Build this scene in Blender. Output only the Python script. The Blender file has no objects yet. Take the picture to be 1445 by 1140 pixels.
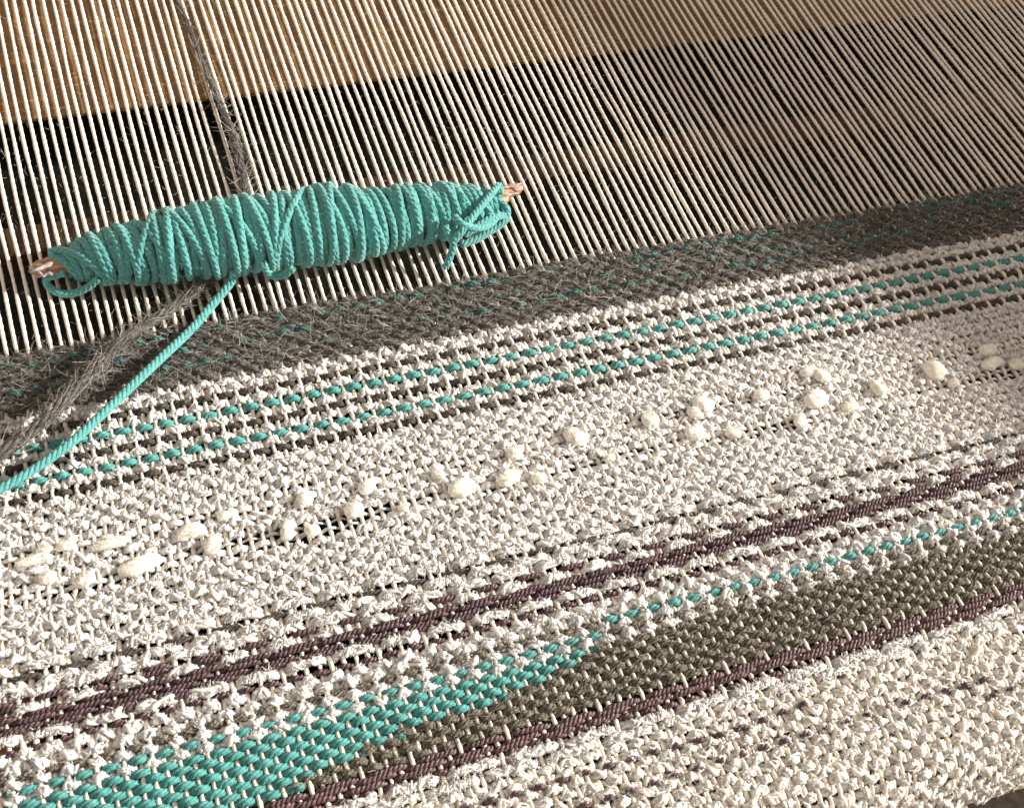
import bpy, math, time
import numpy as np
from mathutils import Matrix, Vector

# ------------------------------------------------------------------ camera, light, exposure
# Working unit u = the spacing of two warp threads (2.5 mm). x runs along the weft, y along the
# warp (away from the weaver), z up from the plane of the warp. OR is the origin of the scene.
S = 0.0025
OR = np.array([-130.0, -10.0, 0.0])
def W(p): return (np.asarray(p, float) - OR) * S
scene = bpy.context.scene
CAM = np.array([-170.053, -75.650, 96.875])
RIGHT = np.array([0.933885, -0.326322, 0.146192])
DOWN = np.array([-0.190943, -0.800780, -0.567707])
FWD = np.array([0.302323, 0.502259, -0.810146])
cam = bpy.data.cameras.new('camera'); co = bpy.data.objects.new('camera', cam)
scene.collection.objects.link(co); scene.camera = co
c = W(CAM); M = Matrix.Identity(4)
for i in range(3):
    M[i][0] = RIGHT[i]; M[i][1] = -DOWN[i]; M[i][2] = -FWD[i]; M[i][3] = c[i]
co.matrix_world = M
cam.sensor_width = 36.0; cam.lens = 36.0 * 1771.47 / 1445.0
cam.clip_start = 0.01; cam.clip_end = 50.0
cam.dof.use_dof = True; cam.dof.focus_distance = 0.300; cam.dof.aperture_fstop = 50.0

EL = math.radians(27.0)
SUN = np.array([0.985 * math.cos(EL), -0.172 * math.cos(EL), math.sin(EL)]); SUN /= np.linalg.norm(SUN)
world = bpy.data.worlds.new('World'); scene.world = world; world.use_nodes = True
bg = world.node_tree.nodes['Background']
bg.inputs[0].default_value = (1.0, 0.84, 0.71, 1); bg.inputs[1].default_value = 0.60
LAMP_D = 6.0
sl = bpy.data.lights.new('window_light', 'SPOT'); so = bpy.data.objects.new('window_light', sl)
scene.collection.objects.link(so)
sl.energy = 3950.0; sl.color = (1.0, 0.94, 0.855); sl.shadow_soft_size = 0.052
sl.spot_size = math.radians(14); sl.spot_blend = 0.2
lp = W([-125, -12, 0]) + SUN * LAMP_D
so.location = lp
so.rotation_euler = Vector(SUN.tolist()).to_track_quat('Z', 'Y').to_euler()
scene.view_settings.view_transform = 'Standard'; scene.view_settings.look = 'None'
scene.view_settings.exposure = 0.0; scene.view_settings.gamma = 1.0

# ------------------------------------------------------------------ helpers
rng = np.random.default_rng(7)
F_PX = 1771.47
def unproj(px, py, z=0.0):
    """photo pixel -> point of the plane at height z (used only to read measurements)"""
    d = RIGHT * (px - 722.5) / F_PX + DOWN * (py - 570.0) / F_PX + FWD
    return CAM + d * ((z - CAM[2]) / d[2])
def smooth_noise(n, step, amp=1.0):
    m = max(4, int(n / step) + 4)
    v = rng.normal(0, 1, m); x = np.linspace(0, m - 3.001, n); i = x.astype(int); f = x - i; f = f * f * (3 - 2 * f)
    return amp * (v[i] * (1 - f) + v[i + 1] * f)
def frames(P, ref):
    T = np.gradient(P, axis=0); T /= np.linalg.norm(T, axis=1)[:, None] + 1e-12
    B = np.cross(np.broadcast_to(np.asarray(ref, float), P.shape), T); B /= np.linalg.norm(B, axis=1)[:, None] + 1e-9
    return T, B, np.cross(T, B)
class MB:
    def __init__(s): s.v = []; s.f = []; s.tri = []; s.n = 0
    def tube(s, P, r, k=5, ref=(0, 0, 1), flat=1.0, cap=True):
        P = np.asarray(P, float); n = len(P)
        r = np.broadcast_to(np.asarray(r, float).reshape(-1, 1) if np.ndim(r) < 2 else r, (n, k)).copy()
        if cap: r[0] *= 0.3; r[-1] *= 0.3
        T, B, N = frames(P, ref)
        a = np.arange(k) / k * 2 * math.pi
        V = P[:, None, :] + r[:, :, None] * (np.cos(a)[None, :, None] * B[:, None, :] + flat * np.sin(a)[None, :, None] * N[:, None, :])
        i = np.arange(n - 1)[:, None] * k; j = np.arange(k)[None, :]; j2 = (j + 1) % k
        q = np.stack([i + j, i + j2, i + k + j2, i + k + j], -1).reshape(-1, 4)
        s.v.append(V.reshape(-1, 3)); s.f.append(q + s.n); s.n += n * k
    def plies(s, P, R, r, nply, pitch, k=5, ref=(0, 0, 1), hand=1, phase=None, flat=1.0):
        d = np.r_[0, np.cumsum(np.linalg.norm(np.diff(P, axis=0), axis=1))]
        T, B, N = frames(P, ref); ph0 = rng.uniform(0, 6.28) if phase is None else phase
        R = np.broadcast_to(R, (len(P),)); r = np.broadcast_to(r, (len(P),))
        for q in range(nply):
            ph = hand * d / pitch * 2 * math.pi + ph0 + q * 2 * math.pi / nply
            s.tube(P + R[:, None] * (np.cos(ph)[:, None] * B + flat * np.sin(ph)[:, None] * N), r, k, ref)
    def box(s, lo, hi, bev=0.0):
        lo = np.array(lo, float); hi = np.array(hi, float); b = bev
        x = [lo[0], hi[0]]; y = [lo[1], hi[1]]
        # bevelled prism: outline ring inset at bottom and top
        rings = []
        for z, ins in ((lo[2], b), (lo[2] + b, 0), (hi[2] - b, 0), (hi[2], b)):
            rings.append([[x[0] + ins, y[0] + ins, z], [x[1] - ins, y[0] + ins, z], [x[1] - ins, y[1] - ins, z], [x[0] + ins, y[1] - ins, z]])
        V = np.array(rings).reshape(-1, 3); q = []
        for l in range(3):
            for j in range(4): q.append([l * 4 + j, l * 4 + (j + 1) % 4, l * 4 + 4 + (j + 1) % 4, l * 4 + 4 + j])
        q.append([3, 2, 1, 0]); q.append([12, 13, 14, 15])
        s.raw(V, np.array(q))
    def raw(s, V, q):
        s.v.append(np.asarray(V, float)); s.f.append(np.asarray(q) + s.n); s.n += len(V)
    def hairs(s, P0, D, L, curl, w, seg=3):
        """curly fibres: P0 roots, D directions, L lengths"""
        n = len(P0); D = D / (np.linalg.norm(D, axis=1)[:, None] + 1e-9)
        pts = [P0]; d = D.copy()
        turn = rng.normal(0, 1, (n, 3)) * curl[:, None]
        for i in range(seg):
            d = d + turn + rng.normal(0, .15, (n, 3)); d /= np.linalg.norm(d, axis=1)[:, None]
            pts.append(pts[-1] + d * (L / seg)[:, None])
        P = np.stack(pts, 1)                                        # n, seg+1, 3
        B = np.cross(D, rng.normal(0, 1, (n, 3))); B /= np.linalg.norm(B, axis=1)[:, None] + 1e-9
        N = np.cross(D, B)
        off = []
        for a in (0, 2.094, 4.189): off.append(math.cos(a) * B + math.sin(a) * N)
        O = np.stack(off, 1)                                        # n,3,3
        ww = w * np.linspace(1, .45, seg + 1)
        V = P[:, :, None, :] + O[:, None, :, :] * ww[None, :, None, None]
        k = 3; base = (np.arange(n) * (seg + 1) * k)[:, None, None]
        i = (np.arange(seg) * k)[None, :, None]; j = np.arange(k)[None, None, :]
        q = np.stack([base + i + j, base + i + (j + 1) % k, base + i + k + (j + 1) % k, base + i + k + j], -1).reshape(-1, 4)
        s.raw(V.reshape(-1, 3), q)
    def build(s, name, mat, parent=None, deform=None, smooth=True, flatten=None):
        V = np.concatenate(s.v); Q = np.concatenate(s.f)
        if deform is not None: V = deform(V)
        V = (V - OR) * S
        me = bpy.data.meshes.new(name)
        me.vertices.add(len(V)); me.vertices.foreach_set('co', V.astype(np.float32).ravel())
        me.loops.add(Q.size); me.loops.foreach_set('vertex_index', Q.astype(np.int32).ravel())
        me.polygons.add(len(Q)); me.polygons.foreach_set('loop_start', np.arange(0, Q.size, 4, dtype=np.int32))
        me.polygons.foreach_set('use_smooth', np.full(len(Q), smooth))
        me.update(calc_edges=True); me.validate()
        me.materials.append(mat)
        o = bpy.data.objects.new(name, me); scene.collection.objects.link(o)
        if parent is not None:
            o.parent = parent; o.matrix_parent_inverse = Matrix.Translation(-Vector(PLOC[parent.name]))
        return o
PLOC = {}
def empty(name, p, parent=None, **props):
    o = bpy.data.objects.new(name, None); scene.collection.objects.link(o)
    loc = Vector(W(p)); o.empty_display_size = 0.01
    if parent is None: o.location = loc
    else:
        o.parent = parent; o.location = loc; o.matrix_parent_inverse = Matrix.Translation(-Vector(PLOC[parent.name]))
    PLOC[o.name] = loc
    for k, v in props.items(): o[k] = v
    return o
def tag(o, **props):
    for k, v in props.items(): o[k] = v
    return o

# the cloth runs over a round beam at its near edge
YS, RB = -56.2, 5.0
_dx = np.array([-183, -178, -165, -150, -133, -106, -72, -40.0]); _dv = np.array([1.85, 1.5, .62, 0, -.27, 0, .85, 1.7])
def bend(V):
    V = V.copy(); V[:, 0] += np.interp(V[:, 0], _dx, _dv) * np.exp(-((V[:, 1] + 8) / np.where(V[:, 1] < -8, 21, 28)) ** 2)      # the cloth draws in
    m = V[:, 1] < YS
    a = (YS - V[m, 1]) / RB; h = V[m, 2]
    V[m, 1] = YS - (RB + h) * np.sin(a); V[m, 2] = -RB + (RB + h) * np.cos(a)
    return V

# ------------------------------------------------------------------ materials
def mat(name, col, col2=None, nscale=3.0, rough=.8, spec=.3, bump=.0, bscale=8.0, sheen=0.0, stretch=(1, 1, 1), var=.0, contrast=(.35, .65), sss=0.0, metal=0.0):
    m = bpy.data.materials.new(name); m.use_nodes = True; nt = m.node_tree; N = nt.nodes; L = nt.links
    b = N['Principled BSDF']; b.inputs['Roughness'].default_value = rough; b.inputs['Specular IOR Level'].default_value = spec
    b.inputs['Metallic'].default_value = metal
    if sheen: b.inputs['Sheen Weight'].default_value = sheen; b.inputs['Sheen Roughness'].default_value = .5
    if sss:
        b.inputs['Subsurface Weight'].default_value = sss; b.inputs['Subsurface Radius'].default_value = (1, .8, .6); b.inputs['Subsurface Scale'].default_value = S * .45
    geo = N.new('ShaderNodeNewGeometry'); mp = N.new('ShaderNodeMapping'); mp.vector_type = 'POINT'
    mp.inputs['Scale'].default_value = tuple(s / S for s in stretch); L.new(geo.outputs['Position'], mp.inputs['Vector'])
    out = None
    if col2 is not None:
        no = N.new('ShaderNodeTexNoise'); no.inputs['Scale'].default_value = nscale; no.inputs['Detail'].default_value = 3
        L.new(mp.outputs[0], no.inputs['Vector'])
        cr = N.new('ShaderNodeValToRGB'); cr.color_ramp.elements[0].position = contrast[0]; cr.color_ramp.elements[1].position = contrast[1]
        cr.color_ramp.elements[0].color = (*col, 1); cr.color_ramp.elements[1].color = (*col2, 1)
        L.new(no.outputs['Fac'], cr.inputs[0]); out = cr.outputs[0]
    else:
        rgb = N.new('ShaderNodeRGB'); rgb.outputs[0].default_value = (*col, 1); out = rgb.outputs[0]
    if var:
        oi = N.new('ShaderNodeObjectInfo'); mr = N.new('ShaderNodeMapRange'); mr.inputs[3].default_value = 1 - var; mr.inputs[4].default_value = 1 + var
        L.new(oi.outputs['Random'], mr.inputs[0]); hv = N.new('ShaderNodeHueSaturation'); L.new(mr.outputs[0], hv.inputs['Value']); L.new(out, hv.inputs['Color']); out = hv.outputs[0]
    L.new(out, b.inputs['Base Color'])
    if bump:
        n2 = N.new('ShaderNodeTexNoise'); n2.inputs['Scale'].default_value = bscale; n2.inputs['Detail'].default_value = 2; L.new(mp.outputs[0], n2.inputs['Vector'])
        bp = N.new('ShaderNodeBump'); bp.inputs['Strength'].default_value = bump; bp.inputs['Distance'].default_value = S * .1
        L.new(n2.outputs['Fac'], bp.inputs['Height']); L.new(bp.outputs[0], b.inputs['Normal'])
    return m
M_WARP = mat('warp_cotton', (.78, .71, .62), (.86, .80, .72), 3, rough=.75, spec=.25, bump=.5, bscale=5, sheen=.1, var=.05)
M_LINT = mat('lint', (.62, .56, .48), rough=.8)
M_BOUC = mat('boucle_white', (.68, .65, .615), (.84, .815, .785), 2.2, rough=.34, spec=.7, bump=1.0, bscale=4.5, sheen=.1, var=.03, sss=.55)
M_RIBB = mat('ribbon_white', (.70, .66, .61), (.85, .815, .77), 1.6, rough=.38, spec=.6, bump=.4, bscale=7, sheen=.1, sss=.55)
M_CREAM = mat('boucle_cream', (.72, .67, .595), (.86, .815, .74), 2.0, rough=.34, spec=.7, bump=1.0, bscale=4.5, sheen=.1, var=.03, sss=.55)
M_SLUB = mat('slub_cotton', (.78, .75, .67), (.85, .825, .75), 1.2, rough=.9, spec=.1, bump=.5, bscale=4, sheen=.3, sss=.3)
M_TEAL = mat('teal_cotton', (.040, .205, .195), (.085, .335, .315), 4, rough=.55, spec=.4, bump=.5, bscale=8, sheen=.15, var=.06)
M_TEALY = mat('teal_wound_cotton', (.070, .275, .265), (.125, .42, .405), 4, rough=.8, spec=.2, bump=.7, bscale=7, sheen=.35, var=.10, sss=.25)
M_TEALD = mat('dusty_teal_cotton', (.025, .115, .112), (.055, .235, .225), 4, rough=.7, spec=.25, bump=.6, bscale=8, sheen=.2)
M_TFUZZ = mat('teal_fibre', (.10, .36, .35), rough=.7)
M_SPLIT = mat('grey_split_wood', (.30, .26, .25), (.52, .47, .45), 2.0, rough=.6, spec=.3, bump=.8, bscale=2)
M_GREY = mat('grey_wool', (.040, .038, .035), (.165, .157, .145), 6, rough=.85, spec=.2, bump=.8, bscale=8, sheen=.2, contrast=(.38, .62))
M_GREYD = mat('dark_grey_wool', (.020, .017, .014), (.125, .105, .088), 5, rough=.8, spec=.25, bump=.8, bscale=8, sheen=.15, contrast=(.38, .64))
M_OLIVE = mat('olive_grey_wool', (.034, .030, .022), (.27, .245, .19), 5, rough=.8, spec=.25, bump=.8, bscale=8, sheen=.15, contrast=(.38, .64))
def fibre(name, cols):
    m = bpy.data.materials.new(name); m.use_nodes = True; N = m.node_tree.nodes; L = m.node_tree.links
    b = N['Principled BSDF']; b.inputs['Roughness'].default_value = .55; b.inputs['Specular IOR Level'].default_value = .4
    g = N.new('ShaderNodeNewGeometry'); cr = N.new('ShaderNodeValToRGB'); cr.color_ramp.interpolation = 'LINEAR'
    e = cr.color_ramp.elements
    while len(e) < len(cols): e.new(.5)
    for i, (p, c) in enumerate(cols): e[i].position = p; e[i].color = (*c, 1)
    L.new(g.outputs['Random Per Island'], cr.inputs[0]); L.new(cr.outputs[0], b.inputs['Base Color']); return m
M_HAIR = fibre('wool_fibre', [(0, (.035, .030, .025)), (.30, (.11, .104, .095)), (.75, (.31, .292, .265)), (1, (.58, .55, .49))])
M_HAIRD = fibre('wool_fibre_dark', [(0, (.03, .025, .018)), (.4, (.09, .08, .06)), (.85, (.33, .30, .22)), (1, (.55, .50, .38))])
M_MAUVE = mat('mauve_cotton', (.050, .026, .034), (.135, .078, .088), 5, rough=.42, spec=.5, bump=.5, bscale=8, var=.05)
M_MAUVE2 = mat('rosy_mauve_cotton', (.062, .034, .040), (.195, .115, .118), 5, rough=.42, spec=.5, bump=.5, bscale=8, var=.05)
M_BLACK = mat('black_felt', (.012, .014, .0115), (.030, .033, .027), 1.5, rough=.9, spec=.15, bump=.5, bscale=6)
M_TWIG = mat('twig_bark', (.20, .10, .05), (.50, .30, .19), 2.0, rough=.55, spec=.4, bump=.8, bscale=2, stretch=(.25, 1.5, 1.5))
M_TWIGL = mat('split_wood', (.30, .24, .21), (.56, .47, .42), 2.0, rough=.6, spec=.3, bump=.8, bscale=2, stretch=(.25, 1.5, 1.5))
def wood(name, c1, c2, c3, lines=.5):
    m = bpy.data.materials.new(name); m.use_nodes = True; nt = m.node_tree; N = nt.nodes; L = nt.links
    b = N['Principled BSDF']; b.inputs['Roughness'].default_value = .5; b.inputs['Specular IOR Level'].default_value = .35
    geo = N.new('ShaderNodeNewGeometry'); mp = N.new('ShaderNodeMapping'); mp.inputs['Scale'].default_value = (.035 / S, .55 / S, .55 / S)
    mp.inputs['Rotation'].default_value = (0, 0, .06); L.new(geo.outputs['Position'], mp.inputs['Vector'])
    no = N.new('ShaderNodeTexNoise'); no.inputs['Scale'].default_value = 1.0; no.inputs['Detail'].default_value = 6; no.inputs['Roughness'].default_value = .62
    L.new(mp.outputs[0], no.inputs['Vector'])
    cr = N.new('ShaderNodeValToRGB'); e = cr.color_ramp.elements; e[0].position = .3; e[1].position = .7
    e[0].color = (*c1, 1); e[1].color = (*c2, 1); L.new(no.outputs['Fac'], cr.inputs[0])
    mp2 = N.new('ShaderNodeMapping'); mp2.inputs['Scale'].default_value = (.16 / S, 3.2 / S, 1 / S); mp2.inputs['Rotation'].default_value = (0, 0, -.02)
    L.new(geo.outputs['Position'], mp2.inputs['Vector'])
    n2 = N.new('ShaderNodeTexNoise'); n2.inputs['Scale'].default_value = 1.0; n2.inputs['Detail'].default_value = 1; L.new(mp2.outputs[0], n2.inputs['Vector'])
    c2r = N.new('ShaderNodeValToRGB'); c2r.color_ramp.elements[0].position = .60; c2r.color_ramp.elements[1].position = .74
    L.new(n2.outputs['Fac'], c2r.inputs[0])
    mu = N.new('ShaderNodeMath'); mu.operation = 'MULTIPLY'; mu.inputs[1].default_value = lines; L.new(c2r.outputs[0], mu.inputs[0])
    mx = N.new('ShaderNodeMix'); mx.data_type = 'RGBA'; L.new(mu.outputs[0], mx.inputs[0]); L.new(cr.outputs[0], mx.inputs[6]); mx.inputs[7].default_value = (*c3, 1)
    L.new(mx.outputs[2], b.inputs['Base Color'])
    bp = N.new('ShaderNodeBump'); bp.inputs['Strength'].default_value = .3; bp.inputs['Distance'].default_value = S * .1
    L.new(n2.outputs['Fac'], bp.inputs['Height']); L.new(bp.outputs[0], b.inputs['Normal'])
    return m
M_WOOD = wood('golden_wood', (.140, .074, .026), (.220, .122, .045), (.55, .36, .12), .5)
M_WOODD = wood('brown_wood', (.17, .075, .028), (.27, .125, .045), (.4, .22, .08), .3)
M_WOODS = wood('dark_stick_wood', (.036, .018, .008), (.065, .032, .013), (.11, .06, .025), .3)
M_BEAM = mat('grey_beam', (.16, .145, .12), (.30, .27, .225), 1.2, rough=.7, spec=.3, bump=.6, bscale=2)

# ------------------------------------------------------------------ the setting below the warp
def board(name, lo, hi, m, bev=.25, **props):
    b = MB(); b.box(lo, hi, bev); o = b.build(name, m, smooth=False)
    return tag(o, **props)
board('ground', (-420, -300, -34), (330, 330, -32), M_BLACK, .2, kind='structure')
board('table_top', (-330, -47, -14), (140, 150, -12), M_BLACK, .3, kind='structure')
def at_depth(y, d): return CAM[1] + (y - CAM[1]) * (CAM[2] + d) / CAM[2]
DB = 1.42
board('wooden_board', (-240, at_depth(30.6, DB), -DB - .45), (60, 128, -DB), M_WOOD, .05, category='board',
      label='golden brown wooden board lying under the far end of the warp threads')
DS = 4.0
board('shed_stick', (-240, at_depth(12.3, DS), -DS - 2.2), (60, at_depth(16.0, DS), -DS), M_WOODS, .25, category='stick',
      label='narrow dark brown wooden stick crossing beneath the warp behind the teal shuttle')
board('wooden_side_rail', (-215, -60, -16), (-179.5, -8, -4), M_WOODD, .6, category='rail',
      label='reddish brown wooden rail under the left edge of the woven cloth')
# unseen panel added and shaped to shade the far right of the weaving
def caster():
    A = np.array([-112.2, 38.0, 0]); B = np.array([-85.8, -35.0, 0]); X0 = 260.0
    top = []
    L0 = lp / S + OR
    for Q in (A + (A - B) * 1.1, B + (B - A) * .55):
        d = L0 - Q; t = (X0 - Q[0]) / d[0]; top.append(Q + d * t)
    lowz = -34.0; V = []
    for x in (X0, X0 + 8):
        for (q, z) in ((top[0], None), (top[1], None), (top[1], lowz), (top[0], lowz)):
            V.append([x, q[1], q[2] if z is None else z])
    q = [[0, 1, 2, 3], [7, 6, 5, 4], [0, 4, 5, 1], [1, 5, 6, 2], [2, 6, 7, 3], [3, 7, 4, 0]]
    b = MB(); b.raw(np.array(V), np.array(q)); return b.build('shade_panel', M_WOODD, smooth=False)
tag(caster(), kind='structure')

# ------------------------------------------------------------------ the picks of the cloth (y, kind, shed ...)
XL = -182.7
def xr_at(y):                                                       # how far right the cloth is built
    return np.interp(y, [-66, -56, -46, -30, -15, 0], [-98, -92, -84, -74, -65, -54])
def plain(parity): return lambda i: np.where((i + parity) % 2 == 0, 1, -1)
def twill(over, shift, per=4): return lambda i: np.where((i + shift) % per < over, 1, -1)
picks = []                                                          # dict(y, kind, shed, band, x0, x1, rf, af)
def pick(y, kind, shed, band, rf, af, x0=None, x1=None, aw=None, main=True):
    picks.append(dict(y=y, kind=kind, shed=shed, band=band, rf=rf, af=af, x0=x0, x1=x1, aw=(rf + .2) * .9 - af if aw is None else aw, main=main))
par = 0
for k in range(8):
    pick(-.45 - .84 * k, 'wool_teal' if k in (1, 3, 5) else 'wool', plain(par), 'grey_wool_band', .50, .36, aw=.12); par += 1
ys = [-7.05, -7.85, -8.65, -9.5, -10.35, -11.2, -12.05, -12.9, -13.75, -14.55, -15.35]
ks = ['boucle', 'boucle', 'darkgrey', 'boucle', 'teal', 'boucle', 'darkgrey', 'boucle', 'teal', 'boucle', 'darkgrey']
for y, k in zip(ys, ks):
    rf = {'boucle': .47, 'darkgrey': .30, 'teal': .37}[k]
    pick(y, k, plain(par), 'striped_white_band', rf, {'boucle': .30, 'darkgrey': .35, 'teal': .36}[k], aw=.14 if k != 'boucle' else .12); par += 1
y = -16.15; k = 0
slubrow = {6: 'slub', 9: 'slub', 10: 'slub'}
yy = [-16.15 - .755 * i for i in range(19)]
for i, y in enumerate(yy):
    kind = 'boucle'
    if min(abs(y + 20.6), abs(y + 23.45), abs(y + 24.2)) < .3: kind = 'slubthin'
    pick(y, kind, plain(par), 'slub_band', .45 if kind == 'boucle' else .3, .28 if kind == 'boucle' else .25, aw=.13); par += 1
sh = 0
for y, k, ov, per, s in ((-30.6, 'ribbon', 3, 4, 0), (-31.3, 'darklong', 2, 4, 1), (-31.95, 'ribbon', 3, 4, 3), (-32.7, 'ribbon', 3, 4, 1), (-33.4, 'mauve', 2, 4, 3),
                         (-33.95, 'ribbon', 2, 4, 1), (-34.45, 'mauve', 3, 4, 0), (-34.85, 'mauve', 3, 4, 1), (-35.25, 'mauve', 3, 4, 2), (-35.6, 'mauve', 3, 4, 3),
                         (-36.15, 'ribbon', 3, 4, 0)):
    rf = {'ribbon': .48, 'darklong': .27, 'mauve': .25}[k]
    pick(y, k, twill(ov, s, per), 'mauve_band', rf, rf + .12 if k == 'mauve' else rf * .85, aw=.06)
pick(-33.75, 'mauve', twill(3, 2, 5), 'mauve_band', .25, .36, x1=-162.5, main=False); pick(-35.95, 'mauve', twill(3, 0, 5), 'mauve_band', .25, .38, x1=-168.0, main=False)
for y, k in ((-36.95, 'maroon'), (-37.6, 'boucle'), (-38.4, 'boucle')):
    pick(y, k, plain(par), 'mauve_band', .56 if k == 'boucle' else .22, .38 if k == 'boucle' else .30, aw=.06); par += 1
# the colour joins: teal on the left meets grey on the right, pick by pick
def wedge(y): return np.interp(y, [-47, -45.7, -44.4, -43.85, -43.24, -42.48, -40.76, -39], [-171, -163, -157.7, -155, -144.6, -140.3, -133.7, -133.7])
B2 = 'teal_and_grey_band'
pick(-39.1, 'olive', plain(par), B2, .36, .3, x1=-133.2, aw=.24); pick(-39.1, 'teal', plain(par), B2, .38, .32, x0=-133.6, aw=.24, main=False); par += 1
pick(-39.62, 'boucle', plain(par), B2, .50, .36, aw=.06); par += 1
pick(-40.15, 'teal', plain(par), B2, .38, .32, x1=-133.3, aw=.24); pick(-40.15, 'olive', plain(par), B2, .36, .3, x0=-133.9, aw=.24, main=False); par += 1
pick(-40.7, 'boucle', plain(par), B2, .50, .36, aw=.06); par += 1
y = -41.25
while y > -46.1:
    wx = wedge(y) + rng.uniform(-1, 1)
    pick(y, 'teal', plain(par), B2, .38, .32, x1=wx + .4, aw=.16); pick(y, 'olive', plain(par), B2, .41, .34, x0=wx - .4, aw=.16, main=False)
    par += 1; y -= .62
for k, y in enumerate((-46.35, -46.75, -47.15, -47.55)):
    pick(y, 'rosy', twill(3, k, 4) if k < 3 else plain(par), 'rosy_mauve_band', .27, .34, aw=.2)
B3 = 'ribbed_white_band'
pick(-48.2, 'ribbon', twill(4, 0, 5), B3, .46, .42, aw=.15); pick(-48.95, 'ribbon', twill(4, 2, 5), B3, .46, .4, aw=.15)
y = -49.75; extra = {-50.75: None}
marA = [(-50.7, None, -119.5), (-52.95, None, -102.6), (-54.55, -104.5, None)]
ml = sorted([m[0] for m in marA], reverse=True)
while y > -66.5:
    hit = [m for m in marA if abs(m[0] - y) < .415]
    pick(y, 'cream', plain(par), B3, .49, .31, aw=.14); par += 1
    for m in hit:
        pick(m[0] - .3, 'maroon', plain(par + 1), B3, .24, .62, x0=m[1], x1=m[2], aw=.2, main=False)
    y -= .83

# ------------------------------------------------------------------ warp
XS = list(range(-183, -34))
mainp = sorted([p for p in picks if p['main']], key=lambda p: -p['y'])
def warp_far(X): return np.interp(X, [-182, -172, -43, -34], [60, 57, 38, 36])
PY = np.array([p['y'] for p in mainp])
warp = empty('warp', (-130, 20, 0), category='warp', label='off-white cotton warp threads stretched side by side above the grey woollen edge')
lint = MB()
for X in XS:
    z = np.array([-p['shed'](np.array([X]))[0] * p['aw'] for p in mainp])
    for j, p in enumerate(mainp):                                   # far side of a split pick has the same shed
        pass
    ylim = -66.0 if X < -88 else np.interp(X, [-88, -60, -34], [-58, -22, 6])
    Y = []; Z = []
    far = warp_far(X); ne = int((far + .3) * 2.6)
    ye = np.linspace(far, .35, ne); Y.append(ye); Z.append(np.zeros(ne))
    Yk = np.r_[.30, PY, PY[-1] - 1.0]; Zk = np.r_[0, z, 0]
    m = Yk > ylim; Yk = Yk[m]; Zk = Zk[m]
    if len(Yk) > 2:
        for a in range(len(Yk) - 1):
            n = 3 if Yk[a] - Yk[a + 1] > .5 else 2
            f = np.arange(n) / n; sm = .5 - .5 * np.cos(math.pi * f)
            Y.append(Yk[a] + (Yk[a + 1] - Yk[a]) * f); Z.append(Zk[a] + (Zk[a + 1] - Zk[a]) * sm)
    Y = np.concatenate(Y); Z = np.concatenate(Z); n = len(Y)
    wob = smooth_noise(n, 26, .06) + rng.normal(0, .04)
    pull = (.30 * np.exp(-((X + 151.6) / 1.2) ** 2) - .25 * np.exp(-((X + 154.0) / 1.0) ** 2)) * np.clip((Y - 2) / 10, 0, 1) * np.clip((52 - Y) / 20, 0, 1)
    P = np.stack([X + wob + pull, Y, Z + np.where(Y > 1, smooth_noise(n, 30, .05), 0)], 1)
    k = 5; ang = np.arange(k) / k * 2 * math.pi
    r = .205 * (1 + smooth_noise(n, 4, .09))[:, None] * (1 + .13 * np.cos(2 * (ang[None, :] - 2 * math.pi * Y[:, None] / 1.9 + X)))
    b = MB(); b.tube(P, r, k, ref=(0, 0, 1)); b.build('warp_thread', M_WARP, warp, deform=bend)
    nh = int(rng.uniform(25, 60)); idx = rng.integers(0, ne - 1, nh)
    D = rng.normal(0, 1, (nh, 3)); D[:, 1] *= .8
    Dn = D / np.linalg.norm(D, axis=1)[:, None]
    lint.hairs(P[idx] + Dn * .15, D, rng.uniform(.2, .75, nh), rng.uniform(.1, .9, nh), .017, 2)
tag(lint.build('lint', M_LINT, warp), kind='stuff')

# ------------------------------------------------------------------ weft
cloth = empty('woven_cloth', (-130, -30, 0), category='cloth',
              label='striped hand-woven cloth of white, grey, teal and mauve yarns growing on the loom')
BL = {'grey_wool_band': 'fuzzy grey wool band flecked with teal along the top edge', 'striped_white_band': 'white band with fine dashed teal and dark grey lines',
      'slub_band': 'plain white band dotted with puffy cotton slubs', 'mauve_band': 'long-float white band with a dark mauve line through it',
      'teal_and_grey_band': 'teal wedge merging into olive grey wool', 'rosy_mauve_band': 'narrow rosy mauve line below the olive grey wool',
      'ribbed_white_band': 'creamy white nubbly band with thin broken maroon lines'}
bands = {}
for nme, lab in BL.items():
    yc = np.mean([p['y'] for p in picks if p['band'] == nme])
    bands[nme] = empty(nme, (-130, yc, 0), cloth, label=lab)
fuzz = {nme: [] for nme in BL}
def path(p, per=4, jitter=.05):
    x0 = XL + rng.uniform(-.35, .15) if p['x0'] is None else p['x0']
    x1 = xr_at(p['y']) if p['x1'] is None else p['x1']
    n = int((x1 - x0) * per); X = np.linspace(x0, x1, n)
    i = np.floor(X); f = X - i; sm = .5 - .5 * np.cos(math.pi * f)
    a = p['shed'](i.astype(int)); c_ = p['shed'](i.astype(int) + 1)
    Z = p['af'] * (a * (1 - sm) + c_ * sm) * (1 + (smooth_noise(n, per * .9, .22) if p['kind'] in ('boucle', 'cream', 'olive', 'teal') else 0))
    Y = p['y'] + smooth_noise(n, per * 9, jitter)
    return np.stack([X, Y, Z], 1)
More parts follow.
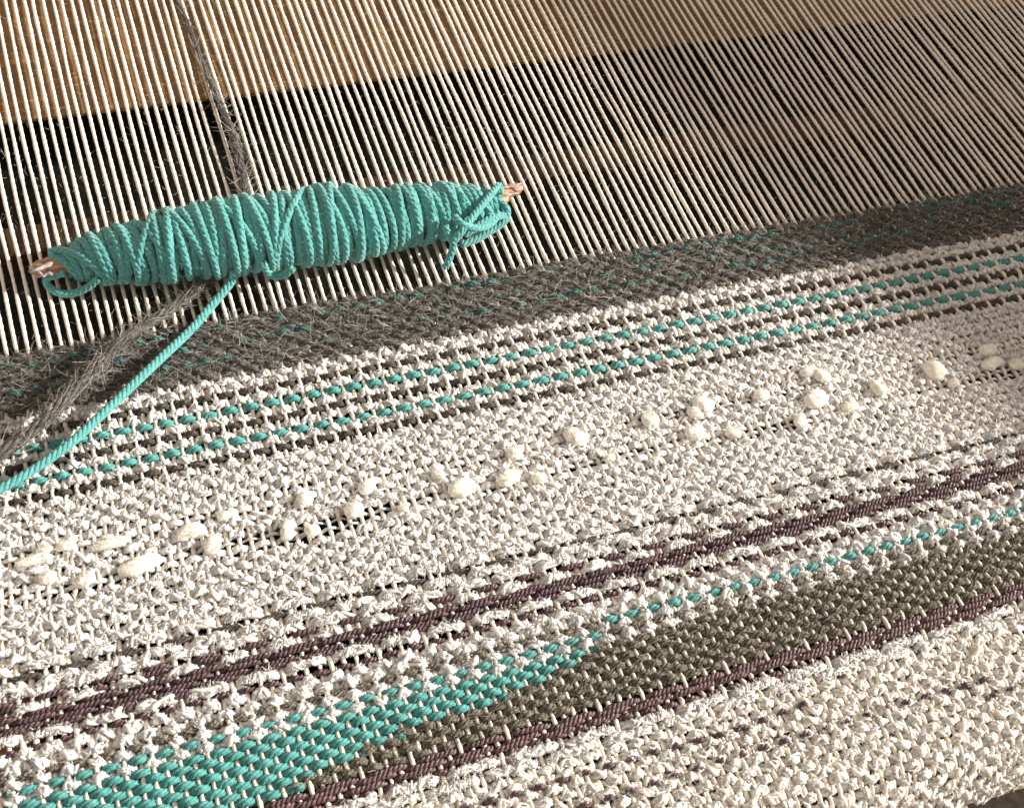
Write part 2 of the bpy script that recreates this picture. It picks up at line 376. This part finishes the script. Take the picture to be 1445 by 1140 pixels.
def hair_on(P, n, rad, L, up=.5, along=1.0):
    idx = rng.integers(0, len(P), n); a = rng.uniform(0, 2 * math.pi, n)
    o = np.stack([np.zeros(n), np.cos(a), np.abs(np.sin(a))], 1)
    D = o * up + np.stack([rng.normal(0, along, n), rng.normal(0, .24, n), rng.normal(.06, .18, n)], 1)
    return P[idx] + o * rad[...] if False else P[idx] + o * rad, D, rng.uniform(*L, n)
def strands(b, Pf, rf, ns, pitch=1.25):
    """a loosely spun yarn: a few uneven strands that wander round each other"""
    nf = len(Pf); x = Pf[:, 0]
    b.tube(Pf, rf * .66 * (1 + smooth_noise(nf, 4, .15)), 4, flat=.8)
    for q in range(ns):
        ph = q * 6.283 / ns + x / pitch * 6.283 * (1 if q % 2 else -1) + smooth_noise(nf, 4, 1.1)
        Rr = np.clip(rf * (.60 + smooth_noise(nf, 2.5, .17)), .05, .8)
        Q = Pf + np.stack([smooth_noise(nf, 2.5, .15), Rr * np.cos(ph), .80 * Rr * np.sin(ph)], 1)
        b.tube(Q, np.clip(rf * (.43 + smooth_noise(nf, 2.2, .12)), .05, .30), 3 if q < 2 else 4)
def fluff(b, Pf, rad, n1, n2):
    """the tiny curls and nubs that cover a bouclé yarn"""
    ln = Pf[-1, 0] - Pf[0, 0]; nf = len(Pf)
    for (cnt, L, w, seg) in ((n1, (.25, .62), .055, 2), (n2, (.16, .36), .066, 1)):
        m_ = int(cnt * ln); ii = rng.uniform(0, nf - 1.01, m_); i0 = ii.astype(int); f_ = (ii - i0)[:, None]
        P0 = Pf[i0] * (1 - f_) + Pf[i0 + 1] * f_
        keep = P0[:, 2] > -.18; P0 = P0[keep]; m_ = len(P0); aa = rng.uniform(.0, math.pi, m_)
        o3 = np.stack([0 * aa, np.cos(aa), .9 * np.sin(aa)], 1)
        D3 = np.stack([rng.normal(0, 1, m_), rng.normal(0, .9, m_), rng.normal(.12, .4, m_)], 1)
        b.hairs(P0 + o3 * (rad * rng.uniform(.85, 1.15, m_))[:, None], D3, rng.uniform(*L, m_), rng.uniform(.3, 1.1, m_), w, seg)
for p in picks:
    kd = p['kind']; b = MB(); parent = bands[p['band']]; m = None
    if kd in ('wool', 'wool_teal'):
        dim = .33 if p['y'] > -1.6 else .23
        P = path(p, 4, .10); n = len(P)
        b.plies(P, .27, .27 * (1 + smooth_noise(n, 5, .12)), 3, 3.1, 5)
        m = M_GREY
        if kd == 'wool_teal':
            b2 = MB(); Pt = path(p, 6, .10); nt = len(Pt)
            d = Pt[:, 0]; ph = d / 7.3 * 2 * math.pi + rng.uniform(0, 6)
            Q = Pt.copy(); Q[:, 2] += dim + smooth_noise(nt, 16, .15); Q[:, 1] += .06 + smooth_noise(nt, 20, .08)
            b2.plies(Q, .13, .15, 3, 1.5, 4); b2.build('weft_yarn', M_TEALD, parent, deform=bend)
        fuzz[p['band']].append(hair_on(P, 2400, .49, (.6, 1.9), .05))
    elif kd in ('boucle', 'cream', 'slubthin'):
        big = 1.12 if kd == 'cream' else 1.0
        P = path(p, 4, .05); n = len(P)
        if kd == 'slubthin':
            b.tube(P, .12 * (1 + smooth_noise(n, 8, .3)).clip(.4, 2), 5); m = M_BOUC
            P2 = path(p, 8, .04); n2 = len(P2)
            g = np.clip(smooth_noise(n2, 50, .55) + .62, 0, 1)         # the fluff comes and goes along the thin yarn
            b.tube(P2, (.10 + .26 * g)[:, None] * (1 + .16 * rng.normal(0, 1, (n2, 6))), 6, flat=.85)
            dd = P2[:, 0] / .5 * 2 * math.pi + smooth_noise(n2, 6, 1.5); Rr = .34 * g
            b.tube(P2 + np.stack([0 * Rr, Rr * np.cos(dd), .85 * Rr * np.sin(dd)], 1), .04 + .07 * g, 4)
        else:
            Pf = path(p, 5, .09); strands(b, Pf, p['rf'], 4)
            fluff(b, Pf, p['rf'] * .88, 3, 5)
            m = M_CREAM if kd == 'cream' else M_BOUC
    elif kd == 'ribbon':
        P = path(p, 5, .08); n = len(P); kk = 7
        wv = p['rf'] * (1 + smooth_noise(n, 14, .20)).clip(.5, 1.5)
        strands(b, P, p['rf'] * .95, 4, 2.6)
        fluff(b, P, p['rf'] * .85, 5, 6)
        P2 = path(p, 15, .06); n2 = len(P2); P2[:, 1] = np.interp(P2[:, 0], P[:, 0], P[:, 1])
        w2 = np.interp(P2[:, 0], P[:, 0], wv); g = np.clip(.45 + smooth_noise(n2, 40, .6), 0, 1)
        dd = P2[:, 0] / .36 * 2 * math.pi + smooth_noise(n2, 20, 2.0)
        Q = P2 + np.stack([.22 * np.cos(dd) + smooth_noise(n2, 6, .08), (.65 + .2 * g) * w2 * np.cos(dd), (.42 + .20 * g) * w2 * np.sin(dd)], 1)
        b.tube(Q, .05 + np.clip(smooth_noise(n2, 5, .03), -.03, .06), 4); m = M_RIBB
    elif kd == 'teal':
        P = path(p, 6, .05); b.plies(P, .185, .205, 4, 2.1, 4, hand=-1); m = M_TEAL
    elif kd in ('darkgrey', 'darklong'):
        P = path(p, 6, .05); b.plies(P, .16, .135 * (1 + smooth_noise(len(P), 4, .12)), 4, 1.7, 4, hand=-1); m = M_GREYD
        fuzz[p['band']].append(hair_on(P, 160, .3, (.3, 1.0), .3))
    elif kd == 'olive':
        P = path(p, 6, .08); b.plies(P, .20, .155 * (1 + smooth_noise(len(P), 4, .15)), 4, 1.6, 4, hand=-1); b.tube(P, .2, 4); m = M_OLIVE
        fuzz[p['band']].append(hair_on(P, int(len(P) * 2.2), .34, (.3, 1.2), .2))
    elif kd in ('mauve', 'rosy', 'maroon'):
        P = path(p, 7, .15 if kd == 'rosy' else .11); r = {'mauve': .165, 'rosy': .17, 'maroon': .165}[kd]
        b.plies(P, r * .85, r * (1 + smooth_noise(len(P), 6, .1)), 2, .78, 4, hand=-1); m = M_MAUVE2 if kd == 'rosy' else M_MAUVE
    b.build('weft_yarn', m, parent, deform=bend)
for nme, lst in fuzz.items():
    if not lst: continue
    P0 = np.concatenate([q[0] for q in lst]); D = np.concatenate([q[1] for q in lst]); Lh = np.concatenate([q[2] for q in lst])
    h = MB(); wide = nme == 'grey_wool_band'
    h.hairs(P0, D, Lh, rng.uniform(.03, .45, len(P0)), .030 if wide else .024, 2)
    if wide:                                                        # a few long stray fibres
        n = 160; i = rng.integers(0, len(P0), n); D2 = rng.normal(0, .7, (n, 3)); D2[:, 2] = np.abs(D2[:, 2]) + .3
        h.hairs(P0[i], D2, rng.uniform(1.5, 4, n), rng.uniform(.1, .7, n), .03, 5)
    tag(h.build('wool_fuzz', M_HAIR if wide else M_HAIRD, bands[nme], deform=bend), kind='stuff')

# puffy cotton slubs lying on the white band (photo x, y, width, height of each)
SL = [(270,752,28,14),(300,770,16,15),(63,776,17,9),(93,772,20,10),(48,792,36,10),(67,816,17,13),(120,818,20,11),(158,768,36,10),(198,797,42,16),(430,704,15,13),(405,748,13,15),(321,727,20,10),(517,687,16,12),(500,722,18,14),(439,748,12,12),(618,670,12,10),(652,690,26,16),(725,640,13,12),(717,675,22,14),(760,675,14,9),(812,618,17,16),(917,593,15,13),(860,648,10,7),(568,717,9,8),(992,572,18,14),(980,584,12,12),(980,611,18,13),(1074,558,14,10),(1158,531,12,13),(1140,524,16,9),(1151,565,22,14),(1128,595,11,10),(1237,548,11,13),(1198,575,14,8),(1317,522,17,16),(1393,494,16,10),(1400,514,20,9),(1433,514,12,10),(1346,544,10,6),(1034,612,14,8)]
for (px, py, w, h) in SL:
    q = unproj(px, py, .45); sc = np.linalg.norm(unproj(px + 10, py - 2, .45) - q) / 10.2
    a = w * sc * .80; bb = h * sc * .80; n = 18; k = 14
    t = np.linspace(-1, 1, n); prof = np.sqrt(np.clip(1 - t * t, 0, 1)) ** .9 + .02
    cx = q[0] + a * t; cy = q[1] + smooth_noise(n, 8, .10) + .08 * t; cz = .50 + .10 * (1 - t * t) + 0 * t
    ang = np.arange(k) / k * 2 * math.pi
    rr = bb * prof[:, None] * (1 + .035 * rng.normal(0, 1, (n, k))) * (1 + .14 * np.cos(3 * ang + rng.uniform(0, 6) + t[:, None] * 2))
    b = MB(); b.tube(np.stack([cx, cy, cz], 1), rr * (1 + np.stack([smooth_noise(n, 3, .10) for _ in range(k)], 1)), k, flat=.62, cap=False)
    nh = 130; ii = rng.integers(1, n - 2, nh); aa = rng.uniform(0, math.pi, nh)
    root = np.stack([cx[ii], cy[ii] + np.cos(aa) * rr[ii, 0], cz[ii] + .7 * np.sin(aa) * rr[ii, 0]], 1)
    D = np.stack([rng.normal(0, .8, nh), np.cos(aa), np.sin(aa)], 1)
    b.hairs(root, D, rng.uniform(.15, .55, nh), rng.uniform(.3, 1, nh), .02, 2)
    b.build('cotton_slub', M_SLUB, bands['slub_band'])

# ------------------------------------------------------------------ the beam that the cloth runs over
b = MB(); b.tube(np.array([[-330, YS, -RB], [-200, YS, -RB], [-60, YS, -RB], [60, YS, -RB]]), RB - .55, 28, ref=(0, 0, 1), cap=False)
tag(b.build('breast_beam', M_WOODD), category='beam', label='round wooden beam under the near edge of the white cloth')
board('grey_bench', (-330, -150, -24), (140, -50, -19), M_BEAM, .5, category='bench', label='worn grey surface showing at the bottom right corner below the cloth')

# ------------------------------------------------------------------ stick shuttle wound with teal yarn
sh = empty('stick_shuttle', unproj(400, 330, .2), category='shuttle', label='wooden stick shuttle thickly wound with teal cotton yarn lying on the warp')
prof = [(76,371.5,22),(121,367,38),(157,360,46),(191,357,50),(230,349,57),(275,341,59),(320,334,63),(380,328,60),(430,322,61),(471,315,64),(507,315,58),(541,311,49),(575,304,51),(603,302,47),(640,298,46),(673,297,40),(704,288,27)]
AX = []; AR = []
for (px, py, hw) in prof:
    z = 2.2
    for it in range(4):
        q = unproj(px, py, z); dist = (q - CAM) @ FWD; r = hw * .987 * dist / F_PX; z = max(.25 + r * .80, 1.6)
    AX.append(unproj(px, py, z)); AR.append(r)
AX = np.array(AX); AR = np.array(AR)
dS = np.r_[0, np.cumsum(np.linalg.norm(np.diff(AX, axis=0), axis=1))]; LT = dS[-1]
def ax(s): s = np.clip(s, 0, LT); return np.stack([np.interp(s, dS, AX[:, i]) for i in range(3)], -1)
def ar(s): return np.interp(np.clip(s, 0, LT), dS, AR)
AD = (AX[-1] - AX[0]) / np.linalg.norm(AX[-1] - AX[0])
UP = np.array([0, 0, 1.0]) - AD * AD[2]; UP /= np.linalg.norm(UP); SD = np.cross(UP, AD)     # SD points to +y side
b = MB()
tips = [unproj(40, 383, 1.7), unproj(52, 380, 1.9), unproj(76, 375, 2.1)] + [ax(s) - np.array([0, 0, .0]) for s in np.linspace(3, LT - 1, 6)] + [unproj(712, 271, 2.2), unproj(726, 267, 2.2), unproj(737, 262, 2.3)]
tips = np.array(tips); rs = np.array([.15, .75, 1.05, 1.0, .9, .9, .9, .9, .9, .78, .68, .34])
fine = np.linspace(0, 1, 60); tt = np.linspace(0, 1, len(tips))
TP = np.stack([np.interp(fine, tt, tips[:, i]) for i in range(3)], 1); k = 9
rr = np.interp(fine, tt, rs)[:, None] * (1 + .16 * rng.normal(0, 1, (1, k))) * (1 + .07 * rng.normal(0, 1, (60, k)))
b.tube(TP, rr, k, flat=.72); b.build('stick', M_TWIG, sh)
for (px, py, qx, qy, r_, z) in ((76, 371, 42, 385, .30, 2.8), (78, 386, 50, 391, .24, 2.3), (60, 388, 40, 377, .15, 2.5), (708, 266, 738, 259, .20, 2.7), (708, 276, 731, 273, .24, 2.6), (722, 264, 735, 272, .12, 2.8)):
    A = unproj(px, py, z); B = unproj(qx, qy, z - .2); f = np.linspace(0, 1, 8)[:, None]
    b = MB(); b.tube(A + (B - A) * f + rng.normal(0, .05, (8, 3)), np.linspace(r_, r_ * .45, 8), 6)
    b.build('splinter', M_SPLIT if px < 400 else M_TWIGL, sh)
YR = .43                                                            # yarn radius
def loop(s0, lean, rad, ph, turns=1.04, skew=0.0, squash=.86):
    n = 46; th = np.linspace(0, 2 * math.pi * turns, n) + ph
    s = s0 + lean * np.sin(th) + skew * np.cos(th) + .42 * np.linspace(-.5, .5, n)
    R = np.maximum(ar(s) - YR + rad + smooth_noise(n, 12, .05), .5)
    Cc = ax(s)
    return Cc + R[:, None] * (np.cos(th)[:, None] * SD + squash * np.sin(th)[:, None] * UP)
def wrap(P, parent=sh, name='yarn_wrap'):
    b = MB(); b.plies(P, .205, .235, 4, 2.7, 5, ref=AD, hand=-1, flat=.9); return b.build(name, M_TEALY, parent)
b = MB(); ss = np.linspace(.15, LT - .2, 60); b.tube(ax(ss), np.maximum(ar(ss) - 1.15, .4)[:, None] * (1 + .03 * rng.normal(0, 1, (60, 16))), 16, flat=.86); b.build('yarn_core', M_TEALY, sh)
s = .2
while s < LT - .3:                                                  # first layer
    wrap(loop(s, rng.normal(0, .15), -.42, rng.uniform(-2.2, -1.2), skew=rng.normal(0, .2))); s += .80
s = .4
while s < LT - 2.6:                                                 # outer layers, leaning this way and that
    wrap(loop(s, rng.normal(0, .25), rng.uniform(-.22, .02), rng.uniform(-2.2, -1.2), skew=rng.normal(-.40, .55))); s += rng.uniform(.75, 1.2)
s = 2.0
while s < LT - 4.5:
    wrap(loop(s, rng.normal(0, .3), rng.uniform(.02, .14), rng.uniform(-2.2, -1.2), skew=rng.normal(-.3, 1.05))); s += rng.uniform(1.1, 3.0)
h = MB(); n = 3400; sv = rng.uniform(.2, LT - .2, n); th = rng.uniform(-.6, math.pi + .6, n)
o_ = np.cos(th)[:, None] * SD + .86 * np.sin(th)[:, None] * UP
h.hairs(ax(sv) + o_ * (ar(sv) - rng.uniform(.0, .35, n))[:, None], o_ * .5 + rng.normal(0, .7, (n, 3)), rng.uniform(.25, .8, n), rng.uniform(.2, .9, n), .017, 3)
tag(h.build('yarn_fuzz', M_TFUZZ, sh), kind='stuff')
def spline(pts, n):
    pts = np.array(pts, float); m = len(pts); out = []
    E = np.vstack([2 * pts[0] - pts[1], pts, 2 * pts[-1] - pts[-2]])
    for t in np.linspace(0, m - 1 - 1e-6, n):
        i = int(t); f = t - i; p0, p1, p2, p3 = E[i:i + 4]
        out.append(.5 * ((2 * p1) + (p2 - p0) * f + (2 * p0 - 5 * p1 + 4 * p2 - p3) * f * f + (3 * p1 - p0 - 3 * p2 + p3) * f ** 3))
    return np.array(out)
def pxline(l): return [unproj(*q) for q in l]
def yarn(pts, name, n=70, ref=(0, 0, 1), R=.19, r=.205):
    b = MB(); b.plies(spline(pts, n), R, r, 4, 2.2, 5, ref=ref, hand=-1); return b.build(name, M_TEALY, sh)
# loose ends and loops at both tips
yarn(pxline([(92, 385, 2.2), (68, 392, 1.6), (67, 402, .9), (82, 413, .7), (103, 414, .8), (125, 405, 1.6), (140, 392, 2.6)]), 'yarn_loop')
yarn(pxline([(372, 372, 4.0), (377, 383, 2.6), (388, 390, 2.0), (403, 387, 2.4), (414, 378, 3.2)]), 'yarn_loop', 50)
yarn(pxline([(628, 318, 5.0), (634, 333, 4.2), (640, 345, 3.4), (636, 360, 2.4), (630, 374, 1.6), (627, 378, 1.3)]), 'yarn_end', 60, ref=AD)
yarn(pxline([(640, 340, 4.2), (655, 322, 5.0), (672, 300, 5.2), (690, 278, 5.0), (704, 262, 4.4), (706, 274, 4.0)]), 'yarn_loop', 80)
yarn(pxline([(650, 346, 2.6), (672, 338, 2.6), (694, 325, 2.6), (712, 312, 2.8), (716, 298, 3.0), (708, 286, 3.2)]), 'yarn_loop', 80)
yarn(pxline([(641, 305, 5.4), (655, 318, 5.2), (676, 322, 4.6), (694, 314, 4.2), (704, 300, 4.2)]), 'yarn_loop', 70)
yarn(pxline([(655, 332, 4.2), (670, 322, 4.6), (686, 312, 4.6), (700, 306, 4.2), (712, 304, 3.4)]), 'yarn_loop', 70)
yarn(pxline([(330, 380, 3.0), (326, 398, 1.6), (300, 430, .9), (270, 465, 1.0), (230, 503, 1.7), (190, 541, 1.9), (145, 584, 1.9), (100, 625, 1.8), (50, 661, 1.6), (0, 690, 1.4), (-60, 722, 1.0), (-120, 750, .8)]), 'yarn_tail', 230, R=.215, r=.235)

# ------------------------------------------------------------------ grey wool strand under the shuttle
gp = spline(pxline([(215, -60, .1), (250, 0, .2), (270, 47, .25), (288, 95, .4), (306, 135, .7), (324, 178, .85), (338, 222, .85), (345, 262, .75), (340, 310, .6), (315, 365, .65), (285, 402, .8), (235, 440, .95), (180, 477, 2.3), (140, 515, 2.7), (100, 556, 2.8), (55, 600, 2.7), (0, 641, 2.4), (-60, 680, 1.8), (-120, 715, .9)]), 300)
wd = np.interp(np.arange(300), [0, 55, 90, 150, 185, 230, 299], [.46, .50, .66, .75, .88, 1.08, 1.15])
b = MB(); b.plies(gp, .34 * wd, .20 * wd * (1 + smooth_noise(300, 5, .10)), 6, 8.5, 5, hand=-1)
b.plies(gp, .12 * wd, .22 * wd, 2, 6, 5, hand=-1)
gs = tag(b.build('wool_strand', M_GREY), category='yarn', label='loose fuzzy grey wool strand running under the shuttle to the left edge')
n = 2300; idx = np.clip(rng.normal(170, 80, n), 4, 295).astype(int); T, Bn, Nn = frames(gp, (0, 0, 1)); a = rng.uniform(0, 2 * math.pi, n)
o_ = np.cos(a)[:, None] * Bn[idx] + np.sin(a)[:, None] * Nn[idx]
h = MB(); h.hairs(gp[idx] + o_ * (.5 * wd[idx])[:, None], o_ * .16 + T[idx] * rng.normal(0, 1, n)[:, None], rng.uniform(.5, 2.6, n), rng.uniform(.05, .7, n), .032, 4)
PLOC[gs.name] = Vector((0, 0, 0)); tag(h.build('wool_fuzz', M_HAIR, gs), kind='stuff')


import collections
if bpy.app.background and __import__('os').environ.get('TRIS'):
    cnt = collections.Counter()
    for o in scene.objects:
        if o.type == 'MESH': cnt[o.name.split('.')[0] + ':' + o.data.materials[0].name] += 2 * len(o.data.polygons)
    print('TRIS', sum(cnt.values()), cnt)
